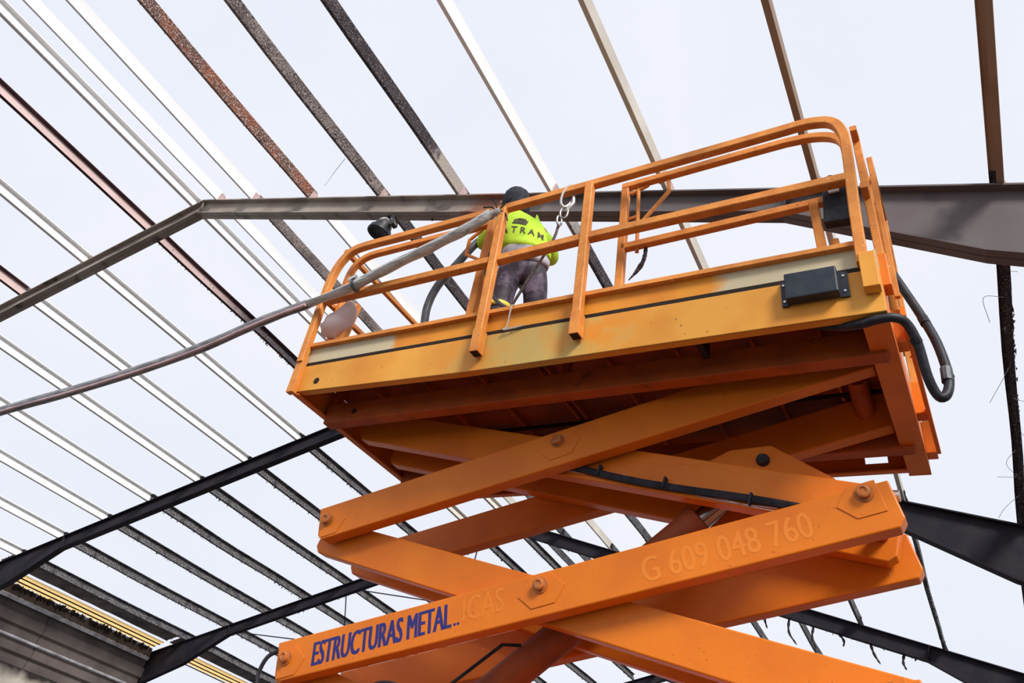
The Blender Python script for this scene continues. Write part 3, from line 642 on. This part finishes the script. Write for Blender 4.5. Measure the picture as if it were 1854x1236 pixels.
# hydraulic ram in the middle of the pack
ra, rb = Vector((1.10, .94, -2.0)), Vector((3.17, .94, -.36)); rd = (rb - ra).normalized()
cy = LB().lathe(ra, rd, [(0, .085), (.05, .098), (2.02, .098), (2.05, .105), (2.12, .105), (2.13, .07)], 20).build('hydraulic_cylinder', 'dark_red', lift, True)
LB().lathe(ra, rd, [(2.1, .06), (2.62, .06)], 16).build('piston_rod', 'chrome', cy, True)
LB().tube([ra + Vector((-.06, -.1, .15)), ra + rd * .7 + Vector((-.06, -.1, .12)), ra + rd * .8 + Vector((-.02, -.09, .06))], .010, 6).build('ram_pipe', 'rubber', cy, True)
lp = [(2.72, -.42), (2.98, -.30), (3.22, -.29), (3.55, -.52), (3.4, -.62), (2.9, -.5)]
lg = LB().prism([(a, c) for a, c in lp], (0, 0, 0), (1, 0, 0), (0, 0, 1), (0, 1, 0), .83, .86).prism([(a, c) for a, c in lp], (0, 0, 0), (1, 0, 0), (0, 0, 1), (0, 1, 0), 1.02, 1.05).build('ram_lug', 'orange', lift)
LB().lathe((3.17, .80, -.38), (0, 1, 0), [(0, .03), (.02, .04), (.28, .04)], 14).build('ram_pin', 'rubber', lg, True)
# hose loops at the lower arms
LB().tube(smooth_path([(.12, .57, -1.60), (.03, .54, -1.66), (.0, .54, -1.78), (.06, .55, -1.9), (.2, .6, -2.0)], 5), .014, 8).build('arm_hose', 'rubber', lift, True)
LB().tube(smooth_path([(.72, .66, -2.0), (.80, .64, -1.80), (.95, .64, -1.74), (1.12, .64, -1.79), (1.2, .66, -1.95)], 5), .016, 8).build('arm_hose', 'rubber', lift, True)
# chassis (below the frame of the photograph)
zc = Z1 - 3 * HS - .12
ch = LB().box((-.05, .15, zc - .55), (4.05, 1.70, zc - .10)).build('chassis', 'orange', lift, bevel=.02)
for x in (.5, 3.5):
    for y in (.0, 1.62):
        wh_ = LB().lathe((x, y, -4.33 + .36), (0, 1, 0), [(0, .18), (.0, .33), (.03, .36), (.2, .36), (.23, .33), (.23, .18)], 24).build('wheel', 'rubber', lift, True)
        LB().lathe((x, y - .01, -4.33 + .36), (0, 1, 0), [(0, .10), (.0, .17), (.25, .17), (.25, .10)], 16).build('hub', 'orange', wh_, True)

# ------------------------------------------------------------------ the worker on the platform
def skin(name, joints, edges, mt, sub=2, root=0):
    me = bpy.data.meshes.new(name); me.from_pydata([LW(j[0]) for j in joints], edges, []); ob = bpy.data.objects.new(name, me); COL.objects.link(ob)
    ob.modifiers.new('skin', 'SKIN'); sm = ob.modifiers.new('sub', 'SUBSURF'); sm.levels = sm.render_levels = sub
    for i, j in enumerate(joints):
        r = j[1]; me.skin_vertices[0].data[i].radius = r if isinstance(r, tuple) else (r, r)
        me.skin_vertices[0].data[i].use_root = (i == root)
    bpy.context.view_layer.update(); dg = bpy.context.evaluated_depsgraph_get()
    m2 = bpy.data.meshes.new_from_object(ob.evaluated_get(dg)); bpy.data.objects.remove(ob); bpy.data.meshes.remove(me)
    o = bpy.data.objects.new(name, m2); COL.objects.link(o); m2.materials.clear(); m2.materials.append(M[mt])
    for p in m2.polygons: p.use_smooth = True
    return o
PB = LW((1.58, .36, .25)); person = empty('person', PB)
tag(person, 'worker on the platform, back turned, in yellow-green jacket, dark trousers and black hood', 'person')
def to_person(o):
    o.data.transform(Matrix.Translation(-PB)); o.parent = person; return o
J = {'pel': (1.575, .36, 1.12), 'sp': (1.555, .36, 1.28), 'ch': (1.51, .36, 1.46), 'up': (1.465, .36, 1.60), 'nk': (1.415, .365, 1.72), 'hd': (1.375, .375, 1.86), 'ht': (1.36, .38, 1.93),
     'ls': (1.32, .25, 1.585), 'le': (1.15, .34, 1.43), 'lw': (1.13, .50, 1.68), 'rs': (1.62, .475, 1.57), 're': (1.63, .70, 1.44), 'rw': (1.40, .80, 1.64),
     'lh': (1.49, .31, 1.06), 'lk': (1.465, .30, .70), 'la': (1.45, .25, .34), 'rh': (1.665, .41, 1.06), 'rk': (1.70, .43, .70), 'ra': (1.71, .38, .34)}
def jl(*ks): return [(J[k], r) for k, r in ks]
body = skin('body', jl(('pel', .11), ('sp', .11), ('ch', .125), ('up', .10), ('nk', .055), ('hd', .085), ('ht', .07), ('ls', .055), ('le', .042), ('lw', .03), ('rs', .055), ('re', .042), ('rw', .03), ('lh', .08), ('lk', .055), ('la', .04), ('rh', .08), ('rk', .055), ('ra', .04)),
            [(0, 1), (1, 2), (2, 3), (3, 4), (4, 5), (5, 6), (3, 7), (7, 8), (8, 9), (3, 10), (10, 11), (11, 12), (0, 13), (13, 14), (14, 15), (0, 16), (16, 17), (17, 18)], 'skin')
trs = skin('trousers', jl(('pel', .150), ('sp', .140), ('lh', .115), ('lk', .088), ('la', .072), ('rh', .115), ('rk', .088), ('ra', .072)), [(0, 1), (0, 2), (2, 3), (3, 4), (0, 5), (5, 6), (6, 7)], 'cloth_trouser')
def loft(b, secs, n=22, seed=1, amp=.05):
    random.seed(seed); vs = []; fs = []; ph = [random.uniform(0, 6) for _ in range(4)]
    for k_, (c, a_, b_) in enumerate(secs):
        for i_ in range(n):
            th = 2 * math.pi * i_ / n; wv_ = 1 + amp * (math.sin(3 * th + ph[0] + k_ * .8) * .5 + math.sin(5 * th + ph[1] - k_ * 1.1) * .5)
            vs.append(LW(Vector(c) + Vector((.8, .6, 0)) * a_ * wv_ * math.cos(th) + Vector((-.6, .8, 0)) * b_ * wv_ * math.sin(th)))
    for k_ in range(len(secs) - 1): fs += [(k_ * n + i_, k_ * n + (i_ + 1) % n, (k_ + 1) * n + (i_ + 1) % n, (k_ + 1) * n + i_) for i_ in range(n)]
    fs += [tuple(range(n)), tuple(range((len(secs) - 1) * n, len(secs) * n))]; return b.add(vs, fs)
sl = []
for ks in (('ls', 'le', 'lw'), ('rs', 're', 'rw')):
    ob = skin('sleeve', [((Vector(J['up']) * .35 + Vector(J[ks[0]]) * .65), .085), (J[ks[0]], .088), (J[ks[1]], .066), (J[ks[2]], .050)], [(0, 1), (1, 2), (2, 3)], 'cloth_yellow', 2, 1); sl.append(ob)
jb_ = loft(MB(), [((1.572, .36, 1.225), .196, .150), ((1.565, .36, 1.27), .203, .158), ((1.55, .36, 1.34), .205, .162), ((1.525, .36, 1.42), .207, .165), ((1.50, .36, 1.50), .208, .160), ((1.48, .36, 1.56), .205, .148), ((1.462, .362, 1.615), .180, .128), ((1.445, .363, 1.655), .135, .108), ((1.425, .364, 1.69), .095, .088), ((1.415, .365, 1.715), .082, .08)], 26, 3, .035)
for ob in sl:
    jb_.add([v.co.copy() for v in ob.data.vertices], [tuple(p.vertices) for p in ob.data.polygons]); bpy.data.objects.remove(ob)
jk = jb_.build('jacket', 'cloth_yellow', None, 'all')
hem = loft(MB(), [((1.58, .36, 1.115), .186, .145), ((1.578, .36, 1.15), .197, .152), ((1.575, .36, 1.19), .192, .150), ((1.572, .36, 1.225), .198, .152), ((1.571, .36, 1.24), .185, .14)], 26, 5, .06).build('reflective_hem', 'cloth_grey', None, 'all')
hb = MB(); hb.lathe(LW((1.42, .362, 1.70)), QR @ Vector((-.16, .03, 1)), [(0, .075), (.04, .092), (.09, .108), (.15, .117), (.21, .116), (.26, .104), (.30, .080), (.325, .048), (.335, .012)], 22)
random.seed(2); hb.v = [v + Vector((random.uniform(-.004, .004),) * 3) for v in hb.v]
hood = hb.build('hood', 'cloth_black', None, 'all')
# face side (away from the viewer): eyes, nose, mouth, ears on the head front
fdir = Vector((-.6, .8, 0)); rdir = Vector((.8, .6, 0)); hc = Vector(J['hd'])
def fpt(r, u, f): return LW(hc + rdir * r + Vector((0, 0, u)) + fdir * f)
b = MB(PB); b.lathe(fpt(0, .01, .105), QR @ Vector((-.5, .66, -.5)), [(0, .022), (.03, .014), (.045, .004)], 10); b.build('nose', 'skin', person, True)
b = MB(PB)
for s_ in (-1, 1): b.lathe(fpt(s_ * .032, .035, .108), QR @ fdir, [(0, .014), (.006, .011), (.009, .004)], 10)
b.build('eyes', 'plaster', person, True)
MB(PB).obox(fpt(0, -.045, .112), (QR @ rdir, QR @ fdir, (0, 0, 1)), (.026, .006, .006)).build('mouth', 'dark_red', person)
b = MB(PB)
for s_ in (-1, 1): b.lathe(fpt(s_ * .112, .0, .02), QR @ (rdir * s_), [(0, .024), (.012, .028), (.018, .016)], 10)
b.build('ears', 'skin', person, True)
# gloves: palm and five fingers each
def hand(wr, d, side_v, curl, nm):
    wr, d, sv = Vector(wr), Vector(d).normalized(), Vector(side_v).normalized(); cv = Vector(curl).normalized()
    js = [(wr, .030), (wr + d * .045, (.042, .026)), (wr + d * .09, (.040, .022))]; es = [(0, 1), (1, 2)]
    for i, (off, L) in enumerate(((-.032, .060), (-.011, .072), (.011, .068), (.032, .052))):
        a = len(js); p = wr + d * .09 + sv * off
        js += [(p, .0100), (p + d * L * .5 + cv * .012, .0092), (p + d * L * .75 + cv * L * .55, .0082)]; es += [(2, a), (a, a + 1), (a + 1, a + 2)]
    a = len(js); p = wr + d * .03 - sv * .045; js += [(p, .012), (p + d * .035 - sv * .018 + cv * .02, .010), (p + d * .06 + cv * .045, .009)]; es += [(1, a), (a, a + 1), (a + 1, a + 2)]
    return to_person(skin(nm, js, es, 'glove', 2, 1))
hand(J['lw'], (-.02, .35, .9), (.9, .3, 0), (.2, .8, -.3), 'glove'); hand(J['rw'], (-.7, .3, .6), (.3, .9, 0), (-.3, .5, .5), 'glove')
for k_, tx in (('la', 0), ('ra', 0)):
    p = Vector(J[k_]); to_person(skin('boot', [(p + Vector((0, 0, .06)), .062), (p + Vector((0, 0, -.02)), .06), (p + fdir * .03 + Vector((0, 0, -.045)), .05), (p + fdir * .16 + Vector((0, 0, -.05)), (.048, .042))], [(0, 1), (1, 2), (2, 3)], 'boot', 2, 1))
bv = BVHTree.FromPolygons([v.co for v in jk.data.vertices], [tuple(p.vertices) for p in jk.data.polygons])
def on_back(pts2, c0, uvec, vvec, dirv, off=.004):
    r = []
    for a, c in pts2:
        p = Vector(c0) + Vector(uvec) * a + Vector(vvec) * c; q = LW(p - Vector(dirv) * .6); hit = bv.ray_cast(q, QR @ Vector(dirv))
        r.append((hit[0] if hit[0] else LW(p)) - (QR @ Vector(dirv)) * off)
    return r
bd = Vector((-.6, .8, .0)); uu = Vector((.8, .6, -.05)); vv = Vector((0, 0, 1))
vs, fs = text_mesh('A T R A M', .095, .002, 0, .80); mxx = max(a for a, _ in vs)
bm_ = bmesh.new(); [bm_.verts.new((a - mxx / 2, c, 0)) for a, c in vs]; bm_.verts.ensure_lookup_table(); [bm_.faces.new([bm_.verts[i] for i in f]) for f in fs]
bmesh.ops.subdivide_edges(bm_, edges=[e for e in bm_.edges if e.calc_length() > .025], cuts=1); bmesh.ops.triangulate(bm_, faces=bm_.faces)
bm_.verts.index_update(); vs = [(v.co.x, v.co.y) for v in bm_.verts]; fs = [tuple(v.index for v in f.verts) for f in bm_.faces]; bm_.free()
MB(PB).add(on_back(vs, (1.60, .23, 1.335), uu, vv, bd), fs).build('back_lettering', 'print_dark', person)
gx, gy = 8, 6; pts = []; 
for j in range(gy + 1):
    for i in range(gx + 1):
        a = -.055 + .11 * i / gx; c = -.035 + .075 * j / gy * (1 if 1 < i < gx - 1 else .75); pts.append((a + c * .3, c))
fs = [(j * (gx + 1) + i, j * (gx + 1) + i + 1, (j + 1) * (gx + 1) + i + 1, (j + 1) * (gx + 1) + i) for j in range(gy) for i in range(gx)]
MB(PB).add(on_back(pts, (1.575, .21, 1.47), uu, vv, bd, .003), fs).build('back_emblem', 'print_dark', person)
# yellow band at the left knee
p = Vector(J['lk'])
kb = loft(MB(), [(p + Vector((0, 0, z_)), r_, r_) for z_, r_ in ((-.02, .095), (-.016, .101), (.016, .103), (.02, .096))], 20, 2, .01).build('knee_band', 'band_yellow', None, 'all'); to_person(kb)
for o_ in (body, trs, jk, hem, hood): to_person(o_)

# ------------------------------------------------------------------ small things on and around the platform
def thing(name, mb_fn, mt, loc, label, cat, smooth=True, group=None):
    b = MB(loc); mb_fn(b); o_ = b.build(name, mt, smooth=smooth); o_.location = loc; tag(o_, label, cat, group); return o_
# torch and its thick black hose
tp = [LW(p) for p in smooth_path([(.86, .25, .27), (.83, .28, .60), (.79, .30, .86), (.84, .30, 1.06), (.97, .30, 1.24), (1.10, .32, 1.45), (1.13, .44, 1.64), (1.12, .52, 1.74)], 6)]
thing('gas_hose', lambda b: b.tube(tp, .033, 10), 'rubber_grey', tp[0], 'thick black hose curving up from the deck to the worker', 'hose')
t0, t1 = LW((1.12, .52, 1.74)), LW((.92, .80, 2.08))
tor = empty('cutting_torch', t0); tag(tor, 'slim metal cutting torch raised toward the rust-orange spot on the beam', 'torch')
MB(t0).tube([t0, t0.lerp(t1, .35)], .016, 8).build('handle', 'dark_red', tor, True); MB(t0).tube([t0.lerp(t1, .33), t0.lerp(t1, .85), t1 + Vector((0, .02, .06))], .007, 6).build('lance', 'steel', tor, True)
# grey sheathed hose bundle tied to the rail and running off to the left
gp = [(1.575, -.075, 1.315), (1.50, -.10, 1.285), (1.40, -.12, 1.20), (1.20, -.13, 1.105), (.94, -.13, 1.02), (.65, -.13, .93), (.37, -.13, .83), (-.05, -.13, .755), (-.5, -.13, .68), (-1.32, -.13, .49), (-2.55, -.13, .335), (-3.86, -.13, .225), (-6.5, 0, .12), (-10, .35, .25), (-14.0, .85, .9)]
gw = [LW(p) for p in gp]
bun = empty('hose_bundle', gw[5]); tag(bun, 'grey sheathed hose bundle slanting from the rail to the left edge', 'hose bundle')
sp_ = smooth_path(gw[:8], 6); sc_ = [1.0 - .25 * math.exp(-((i - 3) / 4) ** 2) + .10 * math.sin(i * .9) for i in range(len(sp_))]
MB(bun.location).sweep(sp_, [(.040 * math.cos(a * math.pi / 6) * (1.15 if a % 6 == 0 else 1), .034 * math.sin(a * math.pi / 6)) for a in range(12)], scales=sc_).build('sheath', 'sheath', bun, True)
sp_ = smooth_path(gw[7:], 6); MB(bun.location).tube(sp_, .038, 12, [min(1.25, 1 + .012 * i) + .04 * math.sin(i * 1.3) for i in range(len(sp_))]).build('sheath', 'sheath_dark', bun, True)
sp_ = smooth_path([g_ + Vector((0, -.030, -.034 - .010 * math.sin(i * .8))) for i, g_ in enumerate(gw[7:])], 6); MB(bun.location).tube(sp_, .013, 8).build('thin_hose', 'pink_hose', bun, True)
sp_ = smooth_path([g_ + Vector((0, -.02, .028)) for i, g_ in enumerate(gw[1:7])], 6); MB(bun.location).tube(sp_, .013, 8).build('thin_hose', 'sheath', bun, True)
c0 = LW((.39, -.13, .835)); MB(bun.location).tube([c0 + Vector((-.012, 0, -.004)), c0 + Vector((.012, 0, .004))], .052, 12).build('clamp', 'rubber_grey', bun); MB(bun.location).obox(c0 + Vector((-.02, -.03, .06)), ((1, 0, .3), (0, 1, 0), (-.3, 0, 1)), (.035, .012, .014)).build('clamp_screw', 'steel', bun)
b = MB(bun.location)
for a, c in (((1.55, -.09, 1.33), (1.46, -.10, 1.47)), ((1.55, -.09, 1.31), (1.66, -.09, 1.42)), ((1.56, -.10, 1.30), (1.44, -.12, 1.36)), ((1.57, -.09, 1.32), (1.64, -.06, 1.22))): b.tube(smooth_path([LW(a), LW(Vector(a).lerp(Vector(c), .5) + Vector((.01, 0, .02))), LW(c)], 4), .006, 6)
b.build('tie_wire', 'residue', bun, True)
# hook and lanyard
hk = LW((2.10, -.05, 1.385)); hook = empty('safety_lanyard', hk); tag(hook, 'rope lanyard with a steel snap hook clipped over the top rail', 'lanyard')
def ring(c, ax1, ax2, r1, r2, k=16): return [LW(Vector(c) + Vector(ax1) * r1 * math.cos(i * 2 * math.pi / k) + Vector(ax2) * r2 * math.sin(i * 2 * math.pi / k)) for i in range(k + 1)]
MB(hk).tube(ring((2.105, -.035, 1.345), (.25, .0, 1), (.6, .7, 0), .10, .045), .009, 8).build('snap_hook', 'steel', hook, True)
MB(hk).tube([LW((2.14, -.02, 1.37)), LW((2.15, -.02, 1.28)), LW((2.10, -.02, 1.22))], .012, 6).build('gate_lever', 'steel', hook, True)
MB(hk).tube(ring((2.09, -.03, 1.19), (0, 0, 1), (.9, .2, 0), .055, .03), .007, 6).build('link', 'wire', hook, True)
MB(hk).tube(ring((2.055, -.02, 1.13), (0, 0, 1), (.3, .9, 0), .045, .024), .008, 6).build('link', 'wire', hook, True)
MB(hk).tube([LW(p) for p in smooth_path([(2.05, -.01, 1.10), (2.0, .02, .98), (1.84, .10, .82), (1.70, .16, .66), (1.58, .2, .48), (1.5, .22, .28)], 5)], .011, 8).build('rope', 'rope_grey', hook, True)
thing('air_hose', lambda b: b.tube([LW(p) for p in smooth_path([(1.47, .05, 1.04), (1.455, .06, .90), (1.50, .08, .72), (1.60, .10, .58), (1.72, .12, .50), (1.82, .14, .46)], 6)], .015, 8), 'rubber_grey', LW((1.47, .05, .9)), 'slim grey hose looping down in front of the worker\'s legs', 'hose')
thing('hooked_wire', lambda b: b.tube([LW(p) for p in smooth_path([(1.80, -.02, .43), (1.805, -.045, .41), (1.80, -.045, .34), (1.79, -.03, .255), (1.76, -.03, .235), (1.84, -.02, .245), (1.90, -.015, .255)], 5)], .006, 6), 'steel', LW((1.8, -.04, .4)), 'pale bent wire hooked over the platform toe board', 'wire')
# charred stick dangling behind the middle rail
sp_ = [LW(p) for p in smooth_path([(2.69, .12, .885), (2.66, .12, .84), (2.655, .12, .78), (2.64, .12, .71), (2.60, .12, .64), (2.55, .12, .58)], 4)]
st_ = thing('charred_cable', lambda b: b.tube(sp_, .011, 7, [1, .9, 1, 1.3, 1.2, 1.1, 1.3, 1.2, 1.1, 1.4, 1.2, 1.3, 1.2, 1.5, 1.6, 1.3, 1.2, .9, .7, .5, .3][:len(sp_)]), 'char', sp_[0], 'short charred cable end dangling behind the right middle rail', 'cable')
# plastic bag hung on the left corner
random.seed(4); b = MB(LW((.20, .04, .84))); n1, n2 = 14, 10; vs = []; fs = []
for i in range(n2 + 1):
    f = i / n2; r = .02 + .10 * math.sin(min(1, f * 1.15) * math.pi * .62) * (1 if f < .8 else (1 - (f - .8) * 2.6)); cx_ = .22 - .09 * f + .03 * math.sin(f * 5)
    for j in range(n1):
        a = j * 2 * math.pi / n1; rr = r * (1 + random.uniform(-.10, .10)); vs.append(LW((cx_ + rr * math.cos(a), .04 + rr * .8 * math.sin(a), .84 - .30 * f)))
for i in range(n2):
    fs += [(i * n1 + j, i * n1 + (j + 1) % n1, (i + 1) * n1 + (j + 1) % n1, (i + 1) * n1 + j) for j in range(n1)]
fs.append(tuple(range(n2 * n1, n2 * n1 + n1))); b.add(vs, fs); o_ = b.build('plastic_bag', 'plastic', smooth='all'); o_.location = LW((.20, .04, .84)); tag(o_, 'crumpled translucent plastic bag hanging at the left corner of the rail', 'bag')
# sooty lamps hanging under the beams
def lamp(c, s, label, tilt):
    c = Vector(c); root = empty('ceiling_lamp', c); tag(root, label, 'lamp', 'sooty hanging lamps'); ax = Vector(tilt).normalized()
    MB(c).lathe(c, -ax, [(0, .03 * s), (.02 * s, .07 * s), (.06 * s, .10 * s), (.15 * s, .125 * s), (.19 * s, .12 * s)], 18).build('housing', 'lamp_dark', root, True)
    MB(c).lathe(c - ax * .18 * s, -ax, [(0, .125 * s), (.02 * s, .155 * s), (.09 * s, .165 * s), (.10 * s, .15 * s), (.07 * s, .10 * s)], 18).build('rim', 'rubber', root, True)
    MB(c).obox(c - ax * .09 * s + Vector((.15 * s, 0, 0)), ((1, 0, .2), (0, 1, 0), (-.2, 0, 1)), (.03 * s, .05 * s, .075 * s)).build('ballast_box', 'char_grey', root)
    MB(c).tube([c + Vector((0, 0, .10 * s)), c - ax * .02], .016 * s, 8).build('stem', 'rubber', root)
lamp((-.68, .96, roof_z(-.68) - HD - .07), .82, 'sooty dome lamp hanging under the nearest beam above the left rail', (.22, .1, 1))
lamp((-1.02, 11.45, roof_z(-1.02) - HD - .08), 1.2, 'small dark lamp hanging under the third beam, seen between the arms', (.0, .1, 1))
